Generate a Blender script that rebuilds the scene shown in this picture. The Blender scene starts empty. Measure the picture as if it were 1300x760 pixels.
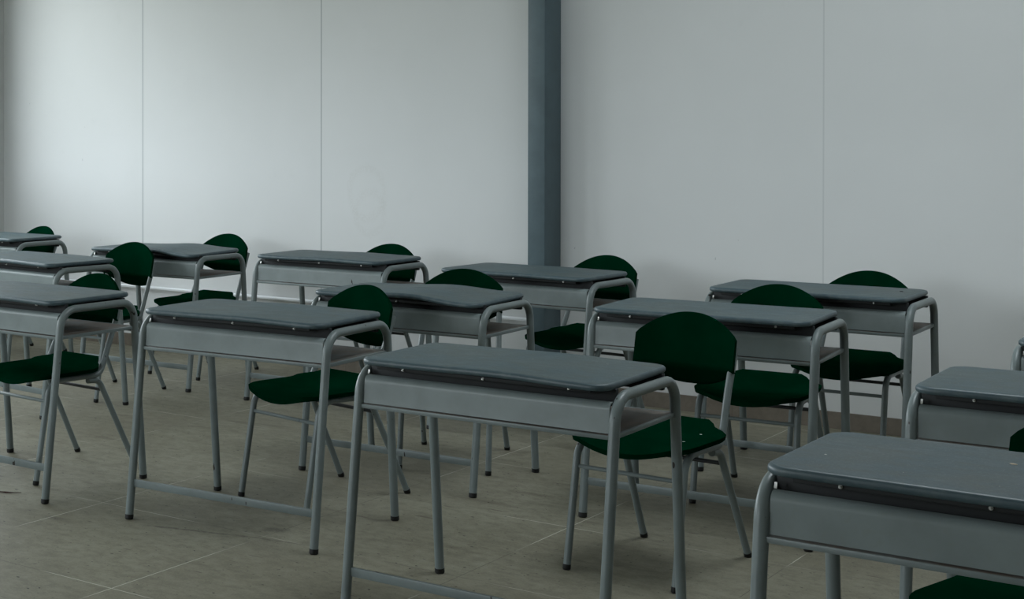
import bpy, bmesh, math, random
from mathutils import Vector, Matrix, noise
random.seed(7)
S = 0.9333                      # survey units -> metres
scene = bpy.context.scene
COL = scene.collection
YW = 7.984                      # back wall plane
XL = -8.561                     # left wall plane
XR, YF, ZC = 3.2, -3.2, 4.3    # right wall, front wall, ceiling

# ------------------------------------------------------------------ nodes
def new_mat(name):
    m = bpy.data.materials.new(name); m.use_nodes = True
    nt = m.node_tree
    for n in list(nt.nodes): nt.nodes.remove(n)
    out = nt.nodes.new('ShaderNodeOutputMaterial')
    b = nt.nodes.new('ShaderNodeBsdfPrincipled')
    nt.links.new(b.outputs[0], out.inputs[0])
    return m, nt, b

def inp(nt, sock, v):
    if isinstance(v, bpy.types.NodeSocket): nt.links.new(v, sock)
    elif isinstance(v, (tuple, list)) and len(v) == 3 and sock.type == 'RGBA': sock.default_value = (*v, 1)
    else: sock.default_value = v

def math_(nt, op, a, b=None, c=None, clamp=False):
    n = nt.nodes.new('ShaderNodeMath'); n.operation = op; n.use_clamp = clamp
    inp(nt, n.inputs[0], a)
    if b is not None: inp(nt, n.inputs[1], b)
    if c is not None: inp(nt, n.inputs[2], c)
    return n.outputs[0]

def mix(nt, f, a, b, mode='MIX'):
    n = nt.nodes.new('ShaderNodeMix'); n.data_type = 'RGBA'; n.blend_type = mode
    inp(nt, n.inputs[0], f); inp(nt, n.inputs[6], a); inp(nt, n.inputs[7], b)
    return n.outputs[2]

def coord(nt, kind='Object'):
    return nt.nodes.new('ShaderNodeTexCoord').outputs[kind]

def mapping(nt, v, scale=(1, 1, 1), loc=(0, 0, 0)):
    n = nt.nodes.new('ShaderNodeMapping'); nt.links.new(v, n.inputs[0])
    n.inputs['Scale'].default_value = scale
    if isinstance(loc, tuple): n.inputs['Location'].default_value = loc
    else: nt.links.new(loc, n.inputs['Location'])
    return n.outputs[0]

def noise_(nt, v, scale, detail=3, rough=.55):
    n = nt.nodes.new('ShaderNodeTexNoise'); nt.links.new(v, n.inputs['Vector'])
    n.inputs['Scale'].default_value = scale; n.inputs['Detail'].default_value = detail
    n.inputs['Roughness'].default_value = rough
    return n.outputs['Fac']

def ramp(nt, f, a, b):
    n = nt.nodes.new('ShaderNodeMapRange'); n.clamp = True; n.interpolation_type = 'SMOOTHSTEP'
    inp(nt, n.inputs[0], f); n.inputs[1].default_value = a; n.inputs[2].default_value = b
    return n.outputs[0]

def bump(nt, b, h, strength=.2, dist=.002):
    n = nt.nodes.new('ShaderNodeBump'); n.inputs['Strength'].default_value = strength
    n.inputs['Distance'].default_value = dist
    nt.links.new(h, n.inputs['Height']); nt.links.new(n.outputs[0], b.inputs['Normal'])

def rnd_coord(nt):
    """object coordinates shifted by a per-object random so copies differ"""
    c = coord(nt); r = nt.nodes.new('ShaderNodeObjectInfo').outputs['Random']
    cb = nt.nodes.new('ShaderNodeCombineXYZ')
    k = math_(nt, 'MULTIPLY', r, 37.0)
    nt.links.new(k, cb.inputs[0]); nt.links.new(k, cb.inputs[1]); nt.links.new(k, cb.inputs[2])
    va = nt.nodes.new('ShaderNodeVectorMath'); va.operation = 'ADD'
    nt.links.new(c, va.inputs[0]); nt.links.new(cb.outputs[0], va.inputs[1])
    return va.outputs[0], r

# ------------------------------------------------------------------ materials
M = {}
def mk_paint(name, col, rough=.36, chips=True, chip_amt=.735):
    m, nt, b = new_mat(name)
    v, r = rnd_coord(nt)
    n1 = noise_(nt, v, 9, 4); n2 = noise_(nt, v, 60, 3)
    c = mix(nt, ramp(nt, n1, .35, .75), col, tuple(x * .84 for x in col))
    c = mix(nt, math_(nt, 'MULTIPLY', ramp(nt, n2, .5, .75), .25), c, (col[0] * .9, col[1] * .85, col[2] * .75))
    if chips:
        ch = noise_(nt, mapping(nt, v, (1, 1, .45)), 38, 2, .4)
        f = ramp(nt, ch, chip_amt, chip_amt + .015)
        c = mix(nt, f, c, (.02, .016, .013))
    inp(nt, b.inputs['Base Color'], c); b.inputs['Roughness'].default_value = rough
    b.inputs['Specular IOR Level'].default_value = .45
    M[name] = m; return m
mk_paint('frame_paint', (.178, .212, .212))
mk_paint('panel_paint', (.20, .238, .238), .38, True, .775)
mk_paint('column_paint', (.083, .125, .142), .5, False)

m, nt, b = new_mat('shelf_metal')
v, r = rnd_coord(nt)
d = ramp(nt, noise_(nt, v, 7, 5, .65), .3, .6)
c = mix(nt, d, (.15, .17, .165), (.15, .115, .09))
inp(nt, b.inputs['Base Color'], c); b.inputs['Roughness'].default_value = .6; M['shelf_metal'] = m

m, nt, b = new_mat('tabletop_laminate')
v, r = rnd_coord(nt)
n1 = noise_(nt, v, 4.5, 5, .6); n2 = noise_(nt, v, 55, 4, .7); n3 = noise_(nt, mapping(nt, v, (1, 2.4, 1)), 14, 4, .65)
c = mix(nt, ramp(nt, n1, .3, .7), (.050, .090, .106), (.076, .104, .106))
c = mix(nt, math_(nt, 'MULTIPLY', ramp(nt, n3, .45, .75), .55), c, (.106, .115, .098))
c = mix(nt, math_(nt, 'MULTIPLY', ramp(nt, n2, .45, .8), .35), c, (.042, .055, .060))
n6 = noise_(nt, v, 210, 3, .8)
c = mix(nt, math_(nt, 'MULTIPLY', ramp(nt, n6, .54, .74), .65), c, (.20, .215, .205))
c = mix(nt, math_(nt, 'MULTIPLY', ramp(nt, n6, .46, .28), .55), c, (.028, .048, .056))
sp = ramp(nt, noise_(nt, v, 120, 1, .3), .80, .82)
c = mix(nt, sp, c, (.4, .4, .36))
inp(nt, b.inputs['Base Color'], c)
inp(nt, b.inputs['Roughness'], math_(nt, 'MULTIPLY_ADD', n3, .25, .42))
b.inputs['Specular IOR Level'].default_value = .35
bump(nt, b, n2, .15, .001); M['tabletop_laminate'] = m

m, nt, b = new_mat('tabletop_edge')
v, r = rnd_coord(nt)
c = mix(nt, ramp(nt, noise_(nt, v, 30, 3), .4, .7), (.052, .084, .098), (.075, .108, .118))
inp(nt, b.inputs['Base Color'], c); b.inputs['Roughness'].default_value = .42; M['tabletop_edge'] = m

m, nt, b = new_mat('underside_shade')  # near-black colour stands for the shade under the top
inp(nt, b.inputs['Base Color'], (.012, .014, .015)); b.inputs['Roughness'].default_value = .7; M['underside_shade'] = m

m, nt, b = new_mat('green_plastic')
v, r = rnd_coord(nt)
n1 = noise_(nt, v, 6, 3); n2 = noise_(nt, v, 300, 1)
c = mix(nt, ramp(nt, n1, .3, .8), (.0, .0150, .0062), (.0, .0210, .0088))
inp(nt, b.inputs['Base Color'], c); inp(nt, b.inputs['Roughness'], math_(nt, 'MULTIPLY_ADD', n1, .15, .42))
b.inputs['Specular IOR Level'].default_value = .0
bump(nt, b, n2, .08, .0006); M['green_plastic'] = m

m, nt, b = new_mat('black_rubber')
inp(nt, b.inputs['Base Color'], (.002, .002, .002)); b.inputs['Roughness'].default_value = .6; M['black_rubber'] = m
m, nt, b = new_mat('black_paint')
inp(nt, b.inputs['Base Color'], (.012, .014, .014)); b.inputs['Roughness'].default_value = .45; M['black_paint'] = m
m, nt, b = new_mat('zinc_screw')
inp(nt, b.inputs['Base Color'], (.5, .5, .48)); b.inputs['Roughness'].default_value = .4; b.inputs['Metallic'].default_value = .9; M['zinc_screw'] = m
for nm, colr in (('paper_white', (.75, .74, .68)), ('paper_tan', (.62, .5, .36)), ('twig_brown', (.05, .018, .012)), ('crumb_dark', (.012, .012, .012))):
    m, nt, b = new_mat(nm); inp(nt, b.inputs['Base Color'], colr); b.inputs['Roughness'].default_value = .8; M[nm] = m

# floor -------------------------------------------------------------
m, nt, b = new_mat('floor_tiles')
v = coord(nt)
sx = nt.nodes.new('ShaderNodeSeparateXYZ'); nt.links.new(v, sx.inputs[0])
TX, TY = .8235 * S, .8330 * S
def cell(sock, off, t):
    return math_(nt, 'DIVIDE', math_(nt, 'SUBTRACT', sock, off), t)
u = cell(sx.outputs[0], -3.430 * S, TX); w = cell(sx.outputs[1], 3.677 * S, TY)
def edge(s, t):
    fr = math_(nt, 'FRACT', math_(nt, 'ADD', s, .5))
    return math_(nt, 'MULTIPLY', math_(nt, 'ABSOLUTE', math_(nt, 'SUBTRACT', fr, .5)), t)
ex, ey = edge(u, TX), edge(w, TY)
wob = noise_(nt, v, 2.3, 2)
fx = math_(nt, 'SUBTRACT', 1, ramp(nt, ex, .0009, .0023)); fy = math_(nt, 'SUBTRACT', 1, ramp(nt, ey, .0009, .0023))
keep = ramp(nt, noise_(nt, v, 1.7, 3, .6), .40, .60)
line = math_(nt, 'MULTIPLY', math_(nt, 'MAXIMUM', fx, fy), keep)
dark = math_(nt, 'MULTIPLY', math_(nt, 'MAXIMUM', fx, fy), math_(nt, 'SUBTRACT', 1, keep))
fu = math_(nt, 'FLOOR', u); fw = math_(nt, 'FLOOR', w)
cb = nt.nodes.new('ShaderNodeCombineXYZ'); nt.links.new(fu, cb.inputs[0]); nt.links.new(fw, cb.inputs[1])
wn = nt.nodes.new('ShaderNodeTexWhiteNoise'); wn.noise_dimensions = '2D'; nt.links.new(cb.outputs[0], wn.inputs['Vector'])
n1 = noise_(nt, v, 1.6, 6, .62); n2 = noise_(nt, mapping(nt, v, (6, 15, 1)), 1.0, 5, .7); n3 = noise_(nt, v, 26, 4, .7)
n4 = noise_(nt, mapping(nt, v, (1.2, 4.5, 1), (3, 8, 0)), 1.5, 5, .65)
c = mix(nt, ramp(nt, n1, .3, .7), (.196, .184, .130), (.272, .262, .194))
n5 = noise_(nt, mapping(nt, v, (1, 1.5, 1), (5, 2, 0)), 15, 6, .75)
c = mix(nt, math_(nt, 'MULTIPLY', ramp(nt, n5, .42, .66), .55), c, (.130, .120, .088))
c = mix(nt, math_(nt, 'MULTIPLY', ramp(nt, n5, .5, .28), .40), c, (.29, .285, .235))
c = mix(nt, math_(nt, 'MULTIPLY', wn.outputs['Value'], .22), c, (.148, .127, .09))
c = mix(nt, math_(nt, 'MULTIPLY', ramp(nt, n2, .45, .8), .35), c, (.12, .105, .072))
c = mix(nt, math_(nt, 'MULTIPLY', ramp(nt, n3, .5, .8), .38), c, (.11, .10, .075))
c = mix(nt, math_(nt, 'MULTIPLY', ramp(nt, n4, .56, .72), .55), c, (.105, .088, .06))
sp = ramp(nt, noise_(nt, mapping(nt, v, (1, 1.6, 1)), 46, 1.5, .4), .715, .735)
c = mix(nt, sp, c, (.03, .026, .02))
sc_ = ramp(nt, noise_(nt, mapping(nt, v, (1.2, 7, 1), (1, 4, 0)), 5, 2, .4), .73, .75)
c = mix(nt, math_(nt, 'MULTIPLY', sc_, .55), c, (.07, .05, .035))
# long dark streak and an oval stain beside the left front desk
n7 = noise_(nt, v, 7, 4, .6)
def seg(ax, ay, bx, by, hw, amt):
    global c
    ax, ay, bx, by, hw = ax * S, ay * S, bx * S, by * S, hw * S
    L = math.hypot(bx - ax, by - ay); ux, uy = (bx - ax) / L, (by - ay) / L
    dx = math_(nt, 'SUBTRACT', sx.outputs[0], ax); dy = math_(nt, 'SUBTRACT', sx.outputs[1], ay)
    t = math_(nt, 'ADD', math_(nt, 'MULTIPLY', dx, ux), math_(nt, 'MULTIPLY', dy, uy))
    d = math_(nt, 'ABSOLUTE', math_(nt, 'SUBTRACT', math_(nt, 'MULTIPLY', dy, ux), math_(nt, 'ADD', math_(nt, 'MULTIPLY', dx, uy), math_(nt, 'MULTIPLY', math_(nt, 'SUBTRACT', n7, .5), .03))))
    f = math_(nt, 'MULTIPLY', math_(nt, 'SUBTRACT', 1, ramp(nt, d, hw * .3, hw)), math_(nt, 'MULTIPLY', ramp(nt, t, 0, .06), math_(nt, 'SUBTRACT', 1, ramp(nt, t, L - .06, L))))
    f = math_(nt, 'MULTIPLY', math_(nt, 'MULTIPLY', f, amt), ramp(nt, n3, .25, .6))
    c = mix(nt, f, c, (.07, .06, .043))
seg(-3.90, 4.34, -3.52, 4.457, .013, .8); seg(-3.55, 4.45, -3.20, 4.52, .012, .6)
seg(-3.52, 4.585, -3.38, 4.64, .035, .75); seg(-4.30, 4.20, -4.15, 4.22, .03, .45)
n8 = noise_(nt, v, 150, 3, .8)
c = mix(nt, math_(nt, 'MULTIPLY', ramp(nt, n8, .52, .72), .35), c, (.33, .33, .29))
c = mix(nt, math_(nt, 'MULTIPLY', ramp(nt, n8, .48, .30), .35), c, (.09, .085, .068))
c = mix(nt, line, c, (.56, .54, .46))
c = mix(nt, math_(nt, 'MULTIPLY', dark, .75), c, (.08, .068, .05))
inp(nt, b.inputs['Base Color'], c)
inp(nt, b.inputs['Roughness'], math_(nt, 'MULTIPLY_ADD', n1, .3, .42)); b.inputs['Specular IOR Level'].default_value = .3
bump(nt, b, n3, .12, .001)
M['floor_tiles'] = m

# walls -------------------------------------------------------------
def wall_mat(name, seams=()):
    m, nt, b = new_mat(name)
    v = coord(nt)
    sx = nt.nodes.new('ShaderNodeSeparateXYZ'); nt.links.new(v, sx.inputs[0])
    n1 = noise_(nt, v, .9, 4); n2 = noise_(nt, v, 90, 3, .7); n3 = noise_(nt, v, 5, 5, .7)
    c = mix(nt, ramp(nt, n1, .3, .7), (.672, .684, .680), (.705, .716, .713))
    c = mix(nt, math_(nt, 'MULTIPLY', ramp(nt, n3, .6, .8), .10), c, (.5, .52, .5))
    for x, wd, st in seams:
        d = math_(nt, 'ABSOLUTE', math_(nt, 'SUBTRACT', sx.outputs[0], x * S))
        f = math_(nt, 'MULTIPLY', math_(nt, 'SUBTRACT', 1, ramp(nt, d, wd * .6, wd)), st)
        c = mix(nt, f, c, (.22, .25, .26))
    if seams:
        # hand smudges on the plaster left of the column
        for (px, pz, r0, st) in ((-5.27, 1.12, .12, .10), (-5.25, 1.00, .10, .09)):
            dx = math_(nt, 'SUBTRACT', sx.outputs[0], px * S); dz = math_(nt, 'MULTIPLY', math_(nt, 'SUBTRACT', sx.outputs[2], pz * S), .8)
            r = math_(nt, 'SQRT', math_(nt, 'ADD', math_(nt, 'POWER', dx, 2), math_(nt, 'POWER', dz, 2)))
            r = math_(nt, 'ADD', r, math_(nt, 'MULTIPLY', math_(nt, 'SUBTRACT', n3, .5), .06))
            f = math_(nt, 'MULTIPLY', math_(nt, 'SUBTRACT', 1, ramp(nt, math_(nt, 'ABSOLUTE', math_(nt, 'SUBTRACT', r, r0)), .005, .030)), st)
            f = math_(nt, 'MULTIPLY', f, ramp(nt, n2, .35, .6))
            c = mix(nt, f, c, (.45, .43, .38))
        tick = ramp(nt, noise_(nt, mapping(nt, v, (1, 1, .6)), 28, 1.5, .4), .815, .825)
        c = mix(nt, math_(nt, 'MULTIPLY', tick, .5), c, (.3, .32, .32))
    inp(nt, b.inputs['Base Color'], c); b.inputs['Roughness'].default_value = .62
    b.inputs['Specular IOR Level'].default_value = .25
    bump(nt, b, n2, .18, .0015)
    M[name] = m
wall_mat('wall_paint_back', ((-7.145, .0052, .62), (-5.616, .0048, .62), (-2.490, .0045, .22)))
wall_mat('wall_paint')

m, nt, b = new_mat('baseboard_tile')
v = coord(nt)
sx = nt.nodes.new('ShaderNodeSeparateXYZ'); nt.links.new(v, sx.inputs[0])
e = math_(nt, 'FRACT', math_(nt, 'DIVIDE', sx.outputs[0], .46))
f = math_(nt, 'LESS_THAN', e, .008)
n1 = noise_(nt, v, 14, 5, .7)
c = mix(nt, ramp(nt, n1, .3, .7), (.15, .128, .10), (.20, .17, .135))
c = mix(nt, f, c, (.12, .10, .08))
inp(nt, b.inputs['Base Color'], c); b.inputs['Roughness'].default_value = .55; M['baseboard_tile'] = m
m, nt, b = new_mat('white_strip')
inp(nt, b.inputs['Base Color'], (.86, .88, .90)); b.inputs['Roughness'].default_value = .35; M['white_strip'] = m

# ------------------------------------------------------------------ mesh helpers
def finish(name, bm, mat, parent=None, smooth=True, ang=.62):
    bmesh.ops.recalc_face_normals(bm, faces=bm.faces)
    for f in bm.faces: f.smooth = smooth
    if smooth:
        for e in bm.edges:
            e.smooth = not (len(e.link_faces) == 2 and e.calc_face_angle(0) > ang)
    bmesh.ops.scale(bm, vec=(S, S, S), verts=bm.verts)
    me = bpy.data.meshes.new(name); bm.to_mesh(me); bm.free()
    mats = mat if isinstance(mat, (list, tuple)) else [mat]
    for x in mats: me.materials.append(M[x])
    o = bpy.data.objects.new(name, me); COL.objects.link(o)
    if parent is not None: o.parent = parent
    return o

def add_tube(bm, pts, r, seg=14, cap=True, flat=None):
    """sweep a circle along points"""
    pts = [Vector(p) for p in pts]
    n = len(pts); rings = []
    up = Vector((1, 0, 0))
    prev = None
    for i, p in enumerate(pts):
        t = (pts[min(i + 1, n - 1)] - pts[max(i - 1, 0)]).normalized()
        if prev is None:
            a = up if abs(t.dot(up)) < .9 else Vector((0, 0, 1))
            u = (a - t * a.dot(t)).normalized()
        else:
            u = (prev - t * prev.dot(t)).normalized()
        prev = u; w = t.cross(u)
        rr = r[i] if isinstance(r, (list, tuple)) else r
        rings.append([bm.verts.new(p + (u * math.cos(2 * math.pi * k / seg) + w * math.sin(2 * math.pi * k / seg)) * rr) for k in range(seg)])
    for a, b_ in zip(rings, rings[1:]):
        for k in range(seg):
            bm.faces.new((a[k], a[(k + 1) % seg], b_[(k + 1) % seg], b_[k]))
    if cap:
        bm.faces.new(rings[0][::-1]); bm.faces.new(rings[-1])

def fillet(pts, rads, n=8):
    """round the inner corners of a polyline"""
    pts = [Vector(p) for p in pts]; out = [pts[0]]
    for i in range(1, len(pts) - 1):
        p = pts[i]; a = (pts[i - 1] - p); b_ = (pts[i + 1] - p)
        R = rads[i - 1] if isinstance(rads, (list, tuple)) else rads
        ang = a.angle(b_); d = min(R / math.tan(ang / 2), a.length * .49 if i > 1 else a.length * .9, b_.length * .49 if i < len(pts) - 2 else b_.length * .9)
        R2 = d * math.tan(ang / 2)
        p0 = p + a.normalized() * d; p1 = p + b_.normalized() * d
        bis = (a.normalized() + b_.normalized()).normalized(); ctr = p + bis * (R2 / math.sin(ang / 2))
        v0 = p0 - ctr; v1 = p1 - ctr; tot = v0.angle(v1); ax = v0.cross(v1).normalized()
        for k in range(n + 1): out.append(ctr + Matrix.Rotation(tot * k / n, 3, ax) @ v0)
    out.append(pts[-1]); return out

def add_box(bm, x0, x1, y0, y1, z0, z1, bev=0):
    vs = [bm.verts.new((x, y, z)) for x in (x0, x1) for y in (y0, y1) for z in (z0, z1)]
    fs = [(0, 1, 3, 2), (4, 6, 7, 5), (0, 4, 5, 1), (2, 3, 7, 6), (0, 2, 6, 4), (1, 5, 7, 3)]
    faces = [bm.faces.new([vs[i] for i in f]) for f in fs]
    if bev:
        es = list({e for f in faces for e in f.edges})
        bmesh.ops.bevel(bm, geom=es, offset=bev, segments=2, affect='EDGES', profile=.5)

def add_cyl(bm, p0, p1, r, seg=12, r1=None):
    add_tube(bm, [p0, p1], [r, r if r1 is None else r1], seg)

def add_sheet(bm, prof, x0, x1, th, nx=1):
    """extrude a y-z profile (list) along x with a thickness, closed solid"""
    prof = [Vector((0, p[0], p[1])) for p in prof]
    nrm = []
    for i in range(len(prof)):
        t = (prof[min(i + 1, len(prof) - 1)] - prof[max(i - 1, 0)]).normalized()
        nrm.append(Vector((0, -t.z, t.y)))
    loop = [p for p in prof] + [p + n * th for p, n in reversed(list(zip(prof, nrm)))]
    rings = []
    for i in range(nx + 1):
        x = x0 + (x1 - x0) * i / nx
        rings.append([bm.verts.new((x, p.y, p.z)) for p in loop])
    L = len(loop)
    for a, b_ in zip(rings, rings[1:]):
        for k in range(L): bm.faces.new((a[k], a[(k + 1) % L], b_[(k + 1) % L], b_[k]))
    h = L // 2
    for ring in (rings[0], rings[-1]):
        for k in range(h - 1): bm.faces.new((ring[k], ring[k + 1], ring[L - 2 - k], ring[L - 1 - k]))

def empty(name, label, cat, loc, rz=0, group=None):
    o = bpy.data.objects.new(name, None); COL.objects.link(o)
    o.empty_display_size = .1
    o.location = Vector(loc) * S; o.rotation_euler = (0, 0, rz)
    o['label'] = label; o['category'] = cat
    if group: o['group'] = group
    return o

def copy_tree(o, parent=None):
    c = o.copy(); COL.objects.link(c); c.parent = parent
    for ch in list(o.children): copy_tree(ch, c)
    return c

# ------------------------------------------------------------------ desk
W, DF = .8482, .589
TR = .0160
ZBAR = .7695
ZT = .8106
LEAN_F, LEAN_R = .1235, .0854
T0, T1 = .0655, .5447             # tabletop front / back
def leg_f(z): return z * LEAN_F
def leg_r(z): return DF - z * LEAN_R

def warp(x, y, A, B, C):
    xn = x / W; yn = (y - T0) / (T1 - T0)
    s = max(0., min(1., (xn - .62) / .30)); s = s * s * (3 - 2 * s)
    return A * math.exp(-((xn - .55) / .20) ** 2) - B * s * (1 - .75 * yn) - C * (1 - xn) ** 3

def tabletop(parent, A, B, C):
    x0, x1, y0, y1, r = .0035, W - .0185, T0, T1, .052
    pts = []
    def side(a, b_, n):
        return [(a[0] + (b_[0] - a[0]) * k / n, a[1] + (b_[1] - a[1]) * k / n) for k in range(1, n)]
    cs = [(x0 + r, y0 + r, 180), (x1 - r, y0 + r, 270), (x1 - r, y1 - r, 0), (x0 + r, y1 - r, 90)]
    for i, (cx, cy, a0) in enumerate(cs):
        arc = [(cx + r * math.cos(math.radians(a0 + k * 11.25)), cy + r * math.sin(math.radians(a0 + k * 11.25))) for k in range(9)]
        pts += arc
        nx_ = cs[(i + 1) % 4]; b0 = (nx_[0] + r * math.cos(math.radians(nx_[2])), nx_[1] + r * math.sin(math.radians(nx_[2])))
        pts += side(arc[-1], b0, 16 if i % 2 == 0 else 8)
    cx, cy = (x0 + x1) / 2, (y0 + y1) / 2
    bm = bmesh.new()
    zt, zb = ZT, ZT - .0215
    def ring(inset, z):
        o = []
        for (x, y) in pts:
            # inset toward the centre line by absolute distance
            ix = x + (inset if x < cx else -inset) * min(1, abs(x - cx) / (cx - x0) * 1.0)
            iy = y + (inset if y < cy else -inset) * min(1, abs(y - cy) / (cy - y0) * 1.0)
            o.append(bm.verts.new((ix, iy, z + warp(ix, iy, A, B, C))))
        return o
    prof = [(.012, zb), (.004, zb + .0012), (.0006, zb + .005), (0, zb + .010), (.0006, zt - .006), (.0035, zt - .0018), (.0085, zt - .0002), (.014, zt)]
    rings = [ring(i, z) for i, z in prof]
    nE = len(rings) - 1
    for k in (.88, .72, .55, .36, .18):
        rings.append([bm.verts.new((cx + (x - cx) * k, cy + (y - cy) * k, zt + warp(cx + (x - cx) * k, cy + (y - cy) * k, A, B, C))) for x, y in pts])
    n = len(pts)
    for ri, (a, b_) in enumerate(zip(rings, rings[1:])):
        for k in range(n):
            f = bm.faces.new((a[k], a[(k + 1) % n], b_[(k + 1) % n], b_[k]))
            f.material_index = 1 if ri < nE - 1 else 0
    bm.faces.new(rings[-1])
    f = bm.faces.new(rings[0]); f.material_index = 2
    return finish('tabletop', bm, ['tabletop_laminate', 'tabletop_edge', 'underside_shade'], parent, ang=.9)

def build_desk(root):
    tops = tabletop(root, 0, 0, 0)
    # side frames: one bent tube each, with two rubber feet
    for x in (0, W):
        bm = bmesh.new()
        zf = ZBAR
        path = fillet([(x, 0.0, .016), (x, leg_f(zf), zf), (x, leg_r(zf), zf), (x, DF, .016)], [.085, .075], 9)
        path[0] = Vector((x, leg_f(.016), .016)); path[-1] = Vector((x, leg_r(.016), .016))
        add_tube(bm, path, TR, 16)
        fr = finish('side_frame', bm, 'frame_paint', root)
        for y, sgn in ((0, 1), (DF, -1)):
            bm = bmesh.new()
            add_tube(bm, [(x, y + sgn * .0, 0), (x, y + sgn * .0004, .004), (x, y + sgn * .002, .019)], [TR * .86, TR * 1.05, TR * 1.05], 16)
            finish('foot_cap', bm, 'black_rubber', fr)
    # front panel: sheet with the upper edge rolled backwards
    bm = bmesh.new()
    yb = leg_f(.664) + .004
    prof = [(yb, .6665)]
    prof += [(yb + .0005 + leg_f(k * .066) * .6, .6665 + k * .066) for k in (.25, .5, .75, 1)]
    yt, zt = prof[-1]
    for a in range(1, 8):
        t = math.radians(a * 10); prof.append((yt + .018 * (1 - math.cos(t)), zt + .018 * math.sin(t)))
    prof.append((prof[-1][0] + .008, prof[-1][1] + .002))
    add_sheet(bm, prof, .0165, W - .0165, .0035, 6)
    finish('front_panel', bm, 'panel_paint', root, ang=.5)
    # book shelf: tray with turned-down lips on all sides
    ys, ye = leg_f(.658) - .006, leg_r(.658) + .006
    bm = bmesh.new()
    add_box(bm, .004, W - .004, ys + .002, ye - .002, .6585, .6635)
    finish('shelf', bm, 'shelf_metal', root)
    bm = bmesh.new()
    add_box(bm, .010, W - .010, ys - .001, ys + .011, .6505, .6630, .0012)
    add_box(bm, .010, W - .010, ye - .010, ye, .6525, .6645, .0012)
    add_box(bm, W - .008, W + .003, ys + .016, ye - .016, .6515, .6645, .0012)
    add_box(bm, -.003, .008, ys + .016, ye - .016, .6515, .6645, .0012)
    finish('shelf_lip', bm, 'frame_paint', root, ang=.5)
    # rails carrying the top; recess shade painted in, depth blocks the gap
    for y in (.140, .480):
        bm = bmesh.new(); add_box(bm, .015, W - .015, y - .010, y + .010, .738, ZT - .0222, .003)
        finish('top_rail', bm, 'underside_shade', root)
    # moulded skirt under the front edge, its shade painted near-black, with three screws
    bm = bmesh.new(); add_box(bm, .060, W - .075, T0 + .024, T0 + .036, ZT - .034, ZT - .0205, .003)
    sk = finish('top_skirt', bm, 'underside_shade', root)
    for fx in (.185, .51, .835):
        bm = bmesh.new(); px = W * fx; zz = ZT - .0275
        add_cyl(bm, (px, T0 + .0245, zz), (px, T0 + .0215, zz), .0042, 12)
        add_cyl(bm, (px, T0 + .0220, zz), (px, T0 + .0160, zz), .0026, 6)
        finish('screw', bm, 'zinc_screw', sk)
    bm = bmesh.new(); x = .022  # bright sliver standing in for light through the gap at the left tube
    add_sheet(bm, [(.104, .757), (.107, .763), (.108, .770)], x - .003, x + .003, .002)
    finish('gap_glint', bm, 'zinc_screw', root)
    # flat foot bar between the front legs
    bm = bmesh.new(); y = leg_f(.139)
    add_box(bm, .010, W - .010, y - .004, y + .007, .1248, .1536, .0015)
    finish('foot_bar', bm, 'frame_paint', root, ang=.5)
    return tops

DESKS = [
 # key, X, Y, yaw, height factor, warp, label
 ('C', -2.669, 3.921, 0.015, 0.982, (.004, .004, .000), 'dusty blue-grey school desk at the front middle, nearest desk with its whole top in view'),
 ('A', -5.274, 4.362, -0.014, 1.006, (.000, .004, .000), 'grey school desk cut by the left edge, the nearest one there'),
 ('B', -3.994, 4.382, 0.054, 1.003, (.003, .002, .000), 'grey school desk at left front with shiny dented panel and all four feet in view'),
 ('D', -6.587, 5.706, -0.093, 1.000, (.002, .002, .000), 'grey school desk cut by the left edge, directly behind the nearest one there'),
 ('F', -6.537, 6.730, 0.024, 0.992, (.012, .014, .006), 'far left grey school desk near the wall with the most wavy tabletop'),
 ('H', -5.261, 6.751, 0.013, 1.007, (.004, .000, .000), 'grey school desk by the wall between the wavy desk and the steel column'),
 ('G', -3.976, 5.505, 0.030, 0.988, (.012, .012, .004), 'grey school desk in the middle with sagging front corner, behind the front middle desk'),
 ('E', -2.634, 5.518, 0.068, 1.005, (.000, .000, .000), 'flat-topped grey school desk right of the middle, behind the nearest dark green backrest'),
 ('I', -2.590, 6.600, 0.028, 1.004, (.000, .000, .000), 'grey school desk nearest the right part of the wall, dark scrap on its top'),
 ('J', -4.026, 6.677, -0.048, 1.003, (.002, .000, .000), 'grey school desk standing directly in front of the blue-grey steel column'),
 ('K', -1.151, 4.374, 0.019, 0.997, (.000, .000, .000), 'school desk cut by the right edge, behind the largest nearest desk'),
 ('L', -1.106, 3.067, -0.005, 1.011, (.000, .000, .000), 'largest nearest school desk at bottom right, pale specks on its blue-grey top'),
 ('M', -8.118, 6.810, -0.003, 1.000, (.000, .000, .000), 'furthest left school desk, cut by the left edge near the room corner'),
 ('N', -1.130, 5.550, 0.000, 1.000, (.000, .000, .000), 'school desk at the far right edge, only its grey rounded frame bend showing'),
]
proto = None; desk_obj = {}
for key, X, Y, yaw, hs, wp, lab in DESKS:
    if proto is None:
        proto = empty('school_desk', lab, 'desk', (X, Y, 0), yaw, 'school desks in rows'); build_desk(proto); o = proto
        bm_top = [c for c in proto.children if c.name.startswith('tabletop')][0]
    else:
        o = copy_tree(proto)
        o.location = Vector((X, Y, 0)) * S; o.rotation_euler = (0, 0, yaw); o['label'] = lab
    o.scale = (1, 1, hs)
    desk_obj[key] = (o, wp)
for key, (o, wp) in desk_obj.items():           # each top is warped its own way
    t = [c for c in o.children if c.name.startswith('tabletop')][0]
    if wp != (0, 0, 0):
        me = t.data.copy()
        for vv in me.vertices: vv.co.z += warp(vv.co.x / S, vv.co.y / S, *wp) * S
        t.data = me

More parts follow.
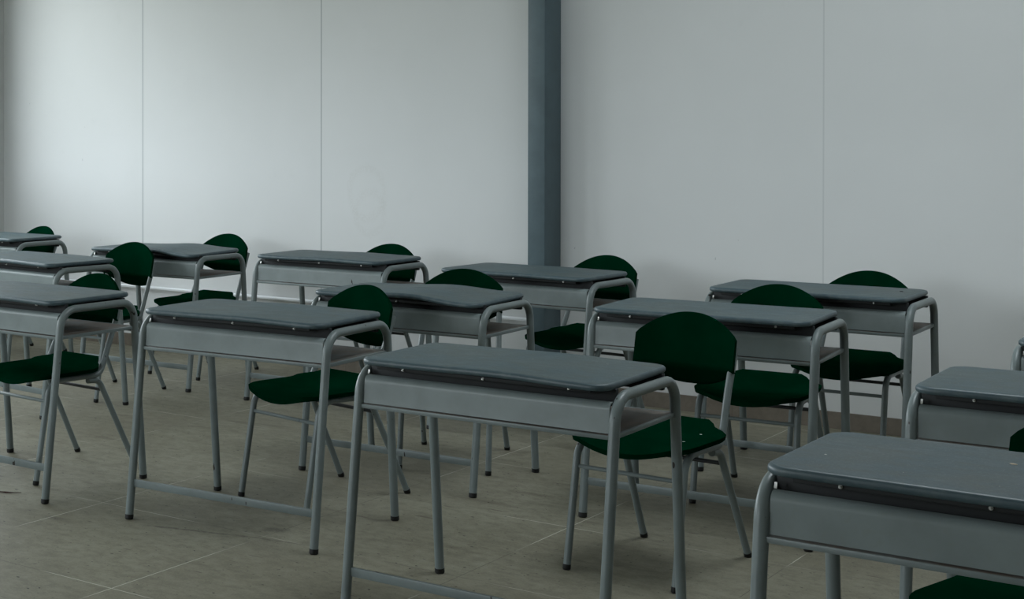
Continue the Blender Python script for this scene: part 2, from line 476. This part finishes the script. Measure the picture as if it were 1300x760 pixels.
# ------------------------------------------------------------------ chair
CW, CD = .397, .575
CR = .0130
SEAT = {}
def build_chair(root):
    xc = CW / 2
    # seat: moulded shell, front waterfall, narrower tongue between the posts
    bm = bmesh.new()
    NU, NV = 20, 18
    y0, y1 = .018, .425
    def half(y):
        t = (y - y0) / (y1 - y0)
        if t < .26: return .165 + .058 * math.sqrt(max(0, 1 - (1 - t / .26) ** 2))
        if t < .80: return .223
        k = (t - .80) / .20
        return .223 - .062 * min(1, k * 2.2) - .05 * max(0, k - .45) ** 1.5 * 2
    def zt(u, y):
        t = (y - y0) / (y1 - y0)
        z = .464
        z -= .036 * max(0, (.26 - t) / .26) ** 1.8 * (1 - .8 * u * u)
        z += .034 * max(0, (t - .70) / .30) ** 1.2
        z -= .012 * (1 - u * u) * math.sin(min(1, max(0, t)) * math.pi)
        return z
    SEAT['z'] = zt; SEAT['half'] = half
    def grid(th):
        g = []
        for j in range(NV + 1):
            y = y0 + (y1 - y0) * j / NV; h = half(y); row = []
            for i in range(NU + 1):
                u = -1 + 2 * i / NU
                uu = math.copysign(abs(u) ** .85, u)
                yy = y - (.016 * (1 - uu * uu) if j == 0 else .016 * (1 - uu * uu) * (1 - j / NV) ** 3)
                row.append(bm.verts.new((xc + uu * (h - (.004 if th else 0)), yy, zt(uu, y) - th)))
            g.append(row)
        return g
    a, b_ = grid(0), grid(.017)
    for g in (a, b_):
        for j in range(NV):
            for i in range(NU): bm.faces.new((g[j][i], g[j][i + 1], g[j + 1][i + 1], g[j + 1][i]))
    for j in range(NV):
        for i in (0, NU): bm.faces.new((a[j][i], a[j + 1][i], b_[j + 1][i], b_[j][i]))
    for i in range(NU):
        for j in (0, NV): bm.faces.new((a[j][i], a[j][i + 1], b_[j][i + 1], b_[j][i]))
    finish('seat', bm, 'green_plastic', root, ang=1.0)
    # backrest shell
    bm = bmesh.new()
    NU, NV = 28, 22
    H2 = .190
    def top(u): return .776 + .080 * (1 - abs(u) ** 2.1) - (.0 if abs(u) < .97 else .004)
    def bot(u):
        a_ = abs(u)
        if a_ > .93: return .659
        if a_ < .12: return .596
        k = (a_ - .12) / .81
        return .596 + .058 * k ** 1.9
    def yb(u, z):
        y = .470 + (z - .715) * .22 + .030 * (1 - u * u)
        if z < .668: y += (.668 - z) * 1.15
        return y
    def grid2(th):
        g = []
        for j in range(NV + 1):
            row = []
            for i in range(NU + 1):
                u = -1 + 2 * i / NU
                z = bot(u) + (top(u) - bot(u)) * j / NV
                row.append(bm.verts.new((xc + u * (H2 - (0 if th else .002)), yb(u, z) + th, z)))
            g.append(row)
        return g
    a, b_ = grid2(0), grid2(.013)
    for g in (a, b_):
        for j in range(NV):
            for i in range(NU): bm.faces.new((g[j][i], g[j][i + 1], g[j + 1][i + 1], g[j + 1][i]))
    for j in range(NV):
        for i in (0, NU): bm.faces.new((a[j][i], a[j + 1][i], b_[j + 1][i], b_[j][i]))
    for i in range(NU):
        for j in (0, NV): bm.faces.new((a[j][i], a[j][i + 1], b_[j][i + 1], b_[j][i]))
    finish('backrest', bm, 'green_plastic', root, ang=1.0)
    # side frames: front leg, seat rail and back post in one bent tube
    for x, s in ((0, -1), (CW, 1)):
        xp = xc + s * .176
        pts = [(x, .003, .016), (x + s * .002 - s * .004, .078, .434), (xp + s * .012, .372, .430), (xp, .455, .605), (xp - s * .002, .513, .742)]
        bm = bmesh.new(); add_tube(bm, fillet(pts, [.075, .05, .10], 9), CR, 14)
        fr = finish('side_frame', bm, 'frame_paint', root)
        bm = bmesh.new(); add_tube(bm, [(x, 0, 0), (x, .0006, .004), (x, .003, .019)], [CR * .86, CR * 1.07, CR * 1.07], 14)
        finish('foot_cap', bm, 'black_rubber', fr)
        # splayed rear leg
        bm = bmesh.new()
        pts = [(xp + s * .010, .302, .410), (xp + s * .008, .370, .404), (x, CD - .008, .016)]
        add_tube(bm, fillet(pts, .05, 8), CR, 14)
        lg = finish('leg', bm, 'frame_paint', root)
        bm = bmesh.new(); add_tube(bm, [(x, CD, 0), (x, CD - .002, .004), (x, CD - .009, .019)], [CR * .86, CR * 1.07, CR * 1.07], 14)
        finish('foot_cap', bm, 'black_rubber', lg)
    bm = bmesh.new(); add_tube(bm, [(.004, .064, .349), (CW - .004, .064, .349)], .0075, 10)
    finish('front_bar', bm, 'frame_paint', root)
    bm = bmesh.new(); add_tube(bm, [(.010, .400, .357), (CW - .010, .400, .357)], .0075, 10)
    finish('rear_bar', bm, 'black_paint', root)
    bm = bmesh.new(); add_tube(bm, [(.0, .14, .434), (CW, .14, .434)], .0085, 10); 
    add_tube(bm, [(.0, .30, .432), (CW, .30, .432)], .0085, 10)
    finish('seat_bar', bm, 'frame_paint', root)

CHAIRS = [
 ('C', -2.359, 4.817, -0.058, 'dark green chair with its whole backrest showing, behind the front middle desk'),
 ('B', -3.883, 4.946, -0.207, 'green chair turned slightly, behind the left front desk with the dented panel'),
 ('A', -5.082, 4.589, -0.093, 'green chair tucked under the nearest desk at the left edge, seat wholly below its shelf'),
 ('D', -6.268, 6.172, -0.013, 'green chair at far left with its whole backrest clear between the desks'),
 ('F', -6.307, 7.111, -0.018, 'green chair behind the wavy-topped far left desk by the wall'),
 ('G', -3.649, 5.791, 0.350, 'green chair turned sideways, back showing between the sagging desk and the column desk'),
 ('M', -7.876, 6.962, -0.155, 'small far green chair behind the furthest left desk by the corner'),
 ('H', -4.999, 7.005, -0.004, 'green chair by the wall left of the steel column, only its backrest showing'),
 ('J', -3.701, 7.034, -0.077, 'dark green chair just right of the steel column foot, against the wall'),
 ('E', -2.388, 6.008, 0.068, 'dark green chair behind the long flat-topped desk right of the middle'),
 ('I', -2.313, 6.933, 0.000, 'dark green chair nearest the right part of the back wall'),
 ('L', -0.943, 3.563, -0.239, 'green chair under the largest nearest desk at bottom right, a sliver of seat and back'),
]
cproto = None
for key, X, Y, yaw, lab in CHAIRS:
    if cproto is None:
        cproto = empty('school_chair', lab, 'chair', (X, Y, 0), yaw, 'green school chairs'); build_chair(cproto)
    else:
        o = copy_tree(cproto); o.location = Vector((X, Y, 0)) * S; o.rotation_euler = (0, 0, yaw); o['label'] = lab

# ------------------------------------------------------------------ small litter
def scrap(name, label, cat, loc, size, mat, rz=0, group=None):
    bm = bmesh.new(); n = 9; vs = []
    rr = [random.uniform(.7, 1.15) for _ in range(n)]
    for z, k in ((0, .92), (size[2], 1.0), (size[2] * 1.8, .55)):
        vs.append([bm.verts.new((math.cos(2 * math.pi * i / n) * size[0] * rr[i] * k, math.sin(2 * math.pi * i / n) * size[1] * rr[i] * k, z)) for i in range(n)])
    for a, b_ in zip(vs, vs[1:]):
        for i in range(n): bm.faces.new((a[i], a[(i + 1) % n], b_[(i + 1) % n], b_[i]))
    bm.faces.new(vs[0]); bm.faces.new(vs[-1])
    o = finish(name, bm, mat)
    o.location = Vector(loc) * S; o.rotation_euler = (0, 0, rz)
    o['label'] = label; o['category'] = cat
    if group: o['group'] = group
    return o
SCRAPS = []

# ------------------------------------------------------------------ room shell
def struct(name, bm, mat, smooth=False):
    o = finish(name, bm, mat, smooth=smooth); o['kind'] = 'structure'; return o
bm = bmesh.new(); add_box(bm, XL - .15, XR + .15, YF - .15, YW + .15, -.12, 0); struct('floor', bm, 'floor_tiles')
FILL_ROOF = [(-2.2, -.8, 4.3, 6.7)]      # unseen roof opening added to brighten the right half of the room
bm = bmesh.new(); cz0, cz1 = ZC, ZC + .12
xs = sorted([XL - .15, XR + .15] + [x for k in FILL_ROOF for x in k[:2]])
for a, b_ in zip(xs[::2], xs[1::2]): add_box(bm, a, b_, YF - .15, YW + .15, cz0, cz1)
for a, b_, c_, d_ in FILL_ROOF:
    add_box(bm, a, b_, YF - .15, c_, cz0, cz1); add_box(bm, a, b_, d_, YW + .15, cz0, cz1)
struct('ceiling', bm, 'wall_paint')
bm = bmesh.new(); add_box(bm, XL - .15, XR + .15, YW, YW + .15, 0, ZC); struct('wall_back', bm, 'wall_paint_back')
ZS, ZH = 1.22, 3.30
FILL_WINS = [(-8.3, -6.4), (-6.1, -4.2)]  # unseen front windows added for fill light
bm = bmesh.new()
add_box(bm, XL, XR, YF - .15, YF, 0, ZS); add_box(bm, XL, XR, YF - .15, YF, ZH, ZC)
xs = sorted([XL, XR] + [x for w_ in FILL_WINS for x in w_])
for a, b_ in zip(xs[::2], xs[1::2]): add_box(bm, a, b_, YF - .15, YF, ZS, ZH)
struct('wall_front', bm, 'wall_paint')
bm = bmesh.new(); add_box(bm, XR, XR + .15, YF, YW, 0, ZC); struct('wall_right', bm, 'wall_paint')
# left wall with a row of high windows
WINS = [(5.65, 7.4), (3.4, 5.1), (.5, 2.6)]
bm = bmesh.new()
add_box(bm, XL - .15, XL, YF, YW, 0, ZS)
add_box(bm, XL - .15, XL, YF, YW, ZH, ZC)
ys = sorted([YF, YW] + [y for w_ in WINS for y in w_])
for a, b_ in zip(ys[::2], ys[1::2]): add_box(bm, XL - .15, XL, a, b_, ZS, ZH)
struct('wall_left', bm, 'wall_paint')
for i, (a, b_) in enumerate(WINS):
    bm = bmesh.new(); t = .03; x0, x1 = XL - .10, XL - .06
    add_box(bm, x0, x1, a, b_, ZS, ZS + t); add_box(bm, x0, x1, a, b_, ZH - t, ZH)
    for y in (a, (a + b_) / 2 - t / 2, b_ - t): add_box(bm, x0, x1, y, y + t, ZS + t, ZH - t)
    struct('window_%d' % (i + 1), bm, 'white_strip')
for i, (a, b_) in enumerate(FILL_WINS):
    bm = bmesh.new(); t = .03; y0, y1 = YF - .10, YF - .06
    add_box(bm, a, b_, y0, y1, ZS, ZS + t); add_box(bm, a, b_, y0, y1, ZH - t, ZH)
    for x in (a, (a + b_) / 2 - t / 2, b_ - t): add_box(bm, x, x + t, y0, y1, ZS + t, ZH - t)
    struct('window_%d' % (i + 4), bm, 'white_strip')  # frames of the added front windows
for i, (a, b_, c_, d_) in enumerate(FILL_ROOF):
    bm = bmesh.new(); t = .03; z0, z1 = ZC + .04, ZC + .08
    add_box(bm, a, a + t, c_, d_, z0, z1); add_box(bm, b_ - t, b_, c_, d_, z0, z1)
    for k in range(5):
        y = c_ + (d_ - c_ - t) * k / 4; add_box(bm, a + t, b_ - t, y, y + t, z0, z1)
    struct('window_%d' % (i + 6), bm, 'white_strip')  # frame of the added roof opening
# baseboard tiles
bm = bmesh.new(); add_box(bm, XL, XR, YW - .010, YW, 0, .086, .0015); struct('baseboard_back', bm, 'baseboard_tile')
bm = bmesh.new(); add_box(bm, XL, XL + .010, YF, YW - .010, 0, .086, .0015); struct('baseboard_left', bm, 'baseboard_tile')
# pale channel along the foot of the wall panels, left of the column
bm = bmesh.new()
add_sheet(bm, [(YW - .001, .416), (YW - .022, .416), (YW - .023, .422), (YW - .004, .430)], XL, -4.057, .0025, 1)
struct('trim_1', bm, 'white_strip')

# steel column
bm = bmesh.new()
x0, x1, y0, y1 = -4.054, -3.948, YW - .200, YW - .0005
add_box(bm, x0, x1, y0, y1, 0.0, ZC - .0005, .004)
col = finish('steel_column', bm, 'column_paint', ang=.4)
col['label'] = 'tall blue-grey painted steel column standing against the white back wall'; col['category'] = 'column'
bm = bmesh.new(); add_box(bm, x0 - .02, x1 + .02, y0 - .02, y1 - .012, 0, .008, .002)
pl = finish('base_plate', bm, 'column_paint', col)

# ------------------------------------------------------------------ litter on tops and floor
def on_desk(key, lx, ly):
    o, _ = desk_obj[key]; a = o.rotation_euler.z; z = (ZT + .0003) * o.scale.z
    X, Y = o.location.x / S, o.location.y / S
    return (X + lx * math.cos(a) - ly * math.sin(a), Y + lx * math.sin(a) + ly * math.cos(a), z)
scrap('paper_scrap', 'tiny white paper speck near the left end of the largest nearest desktop', 'scrap', on_desk('L', .078, .246), (.0032, .0025, .0006), 'paper_white')
scrap('paper_scrap', 'small beige paper scrap further right on the largest nearest desktop', 'scrap', on_desk('L', .408, .394), (.0085, .0055, .0008), 'paper_tan')
scrap('dirt_scrap', 'small dark scrap near the right end of the desk by the right wall part', 'scrap', on_desk('I', .753, .364), (.008, .005, .0015), 'crumb_dark')

cx_, cy_, ca_ = next(c[1:4] for c in CHAIRS if c[0] == 'C')
for X, Y, lab in ((-2.015, 4.993, 'tiny white paper speck on the nearest green seat, beside the desk leg'), (-2.005, 5.120, 'tiny white paper speck further back on the nearest green seat')):
    dx, dy = X - cx_, Y - cy_
    lx, ly = dx * math.cos(-ca_) - dy * math.sin(-ca_), dx * math.sin(-ca_) + dy * math.cos(-ca_)
    u = (lx - CW / 2) / SEAT['half'](ly); u = math.copysign(abs(u) ** (1 / .85), u)
    scrap('paper_scrap', lab, 'scrap', (X, Y, SEAT['z'](u, ly) + .0004), (.0055, .0035, .0006), 'paper_white', .5)
# twig on the floor
bm = bmesh.new()
add_tube(bm, [(-.09, .01, .004), (-.03, -.004, .006), (.02, .006, .004), (.07, -.002, .005), (.10, .012, .004)], [.002, .003, .0028, .002, .001], 6)
add_tube(bm, [(.0, .0, .005), (.03, -.012, .004), (.06, -.016, .003)], [.002, .0014, .0008], 6)
tw = finish('twig', bm, 'twig_brown'); tw['label'] = 'thin reddish brown twig on the floor by the left edge'; tw['category'] = 'twig'
tw.location = Vector((-4.70, 4.365, 0)) * S; tw.scale = (.85, .85, .85); tw.rotation_euler = (0, 0, .5)

# ------------------------------------------------------------------ light
w_ = bpy.data.worlds.new('World'); scene.world = w_; w_.use_nodes = True
nt = w_.node_tree
for n in list(nt.nodes): nt.nodes.remove(n)
out = nt.nodes.new('ShaderNodeOutputWorld'); bg = nt.nodes.new('ShaderNodeBackground')
nt.links.new(bg.outputs[0], out.inputs[0])
tc = nt.nodes.new('ShaderNodeTexCoord'); sp_ = nt.nodes.new('ShaderNodeSeparateXYZ')
nt.links.new(tc.outputs['Generated'], sp_.inputs[0])
mr = nt.nodes.new('ShaderNodeMapRange'); mr.clamp = True
nt.links.new(sp_.outputs[2], mr.inputs[0]); mr.inputs[1].default_value = -.02; mr.inputs[2].default_value = .06
mxn = nt.nodes.new('ShaderNodeMix'); mxn.data_type = 'RGBA'
nt.links.new(mr.outputs[0], mxn.inputs[0])
mxn.inputs[6].default_value = (.16, .17, .14, 1); mxn.inputs[7].default_value = (.86, .95, 1.0, 1)
nt.links.new(mxn.outputs[2], bg.inputs[0]); bg.inputs[1].default_value = 8.0
for i, (a, b_) in enumerate(WINS):
    L = bpy.data.lights.new('window_portal', 'AREA'); L.shape = 'RECTANGLE'
    L.size = (ZH - ZS) * S; L.size_y = (b_ - a) * S
    L.cycles.is_portal = True
    o = bpy.data.objects.new('window_portal', L); COL.objects.link(o)
    o.location = Vector((XL - .12, (a + b_) / 2, (ZS + ZH) / 2)) * S
    o.rotation_euler = (0, -math.pi / 2, 0)

for a, b_, c_, d_ in FILL_ROOF:
    L = bpy.data.lights.new('window_portal', 'AREA'); L.shape = 'RECTANGLE'
    L.size = (b_ - a) * S; L.size_y = (d_ - c_) * S; L.cycles.is_portal = True
    o = bpy.data.objects.new('window_portal', L); COL.objects.link(o)
    o.location = Vector(((a + b_) / 2, (c_ + d_) / 2, ZC + .1)) * S
for a, b_ in FILL_WINS:
    L = bpy.data.lights.new('window_portal', 'AREA'); L.shape = 'RECTANGLE'
    L.size = (b_ - a) * S; L.size_y = (ZH - ZS) * S
    L.cycles.is_portal = True
    o = bpy.data.objects.new('window_portal', L); COL.objects.link(o)
    o.location = Vector(((a + b_) / 2, YF - .12, (ZS + ZH) / 2)) * S
    o.rotation_euler = (math.pi / 2, 0, 0)

# ------------------------------------------------------------------ camera
cam = bpy.data.cameras.new('Camera'); co = bpy.data.objects.new('Camera', cam); COL.objects.link(co)
cam.sensor_width = 36; cam.sensor_fit = 'HORIZONTAL'
cam.lens = 36 * 1934.6 / 1300
cam.shift_x = (650 - 279.31) / 1300; cam.shift_y = -(380 - 182.93) / 1300
cam.clip_start = .05; cam.clip_end = 100
co.location = (0, 0, 1.5 * S)
co.rotation_euler = (math.radians(90 - .4112), 0, math.radians(38.926))
scene.camera = co
scene.view_settings.view_transform = 'Standard'; scene.view_settings.look = 'None'
scene.view_settings.exposure = 0; scene.view_settings.gamma = 1
scene.view_settings.use_curve_mapping = False
scene.cycles.use_denoising = True
scene.cycles.max_bounces = 8; scene.cycles.diffuse_bounces = 5
scene.cycles.sample_clamp_indirect = 6
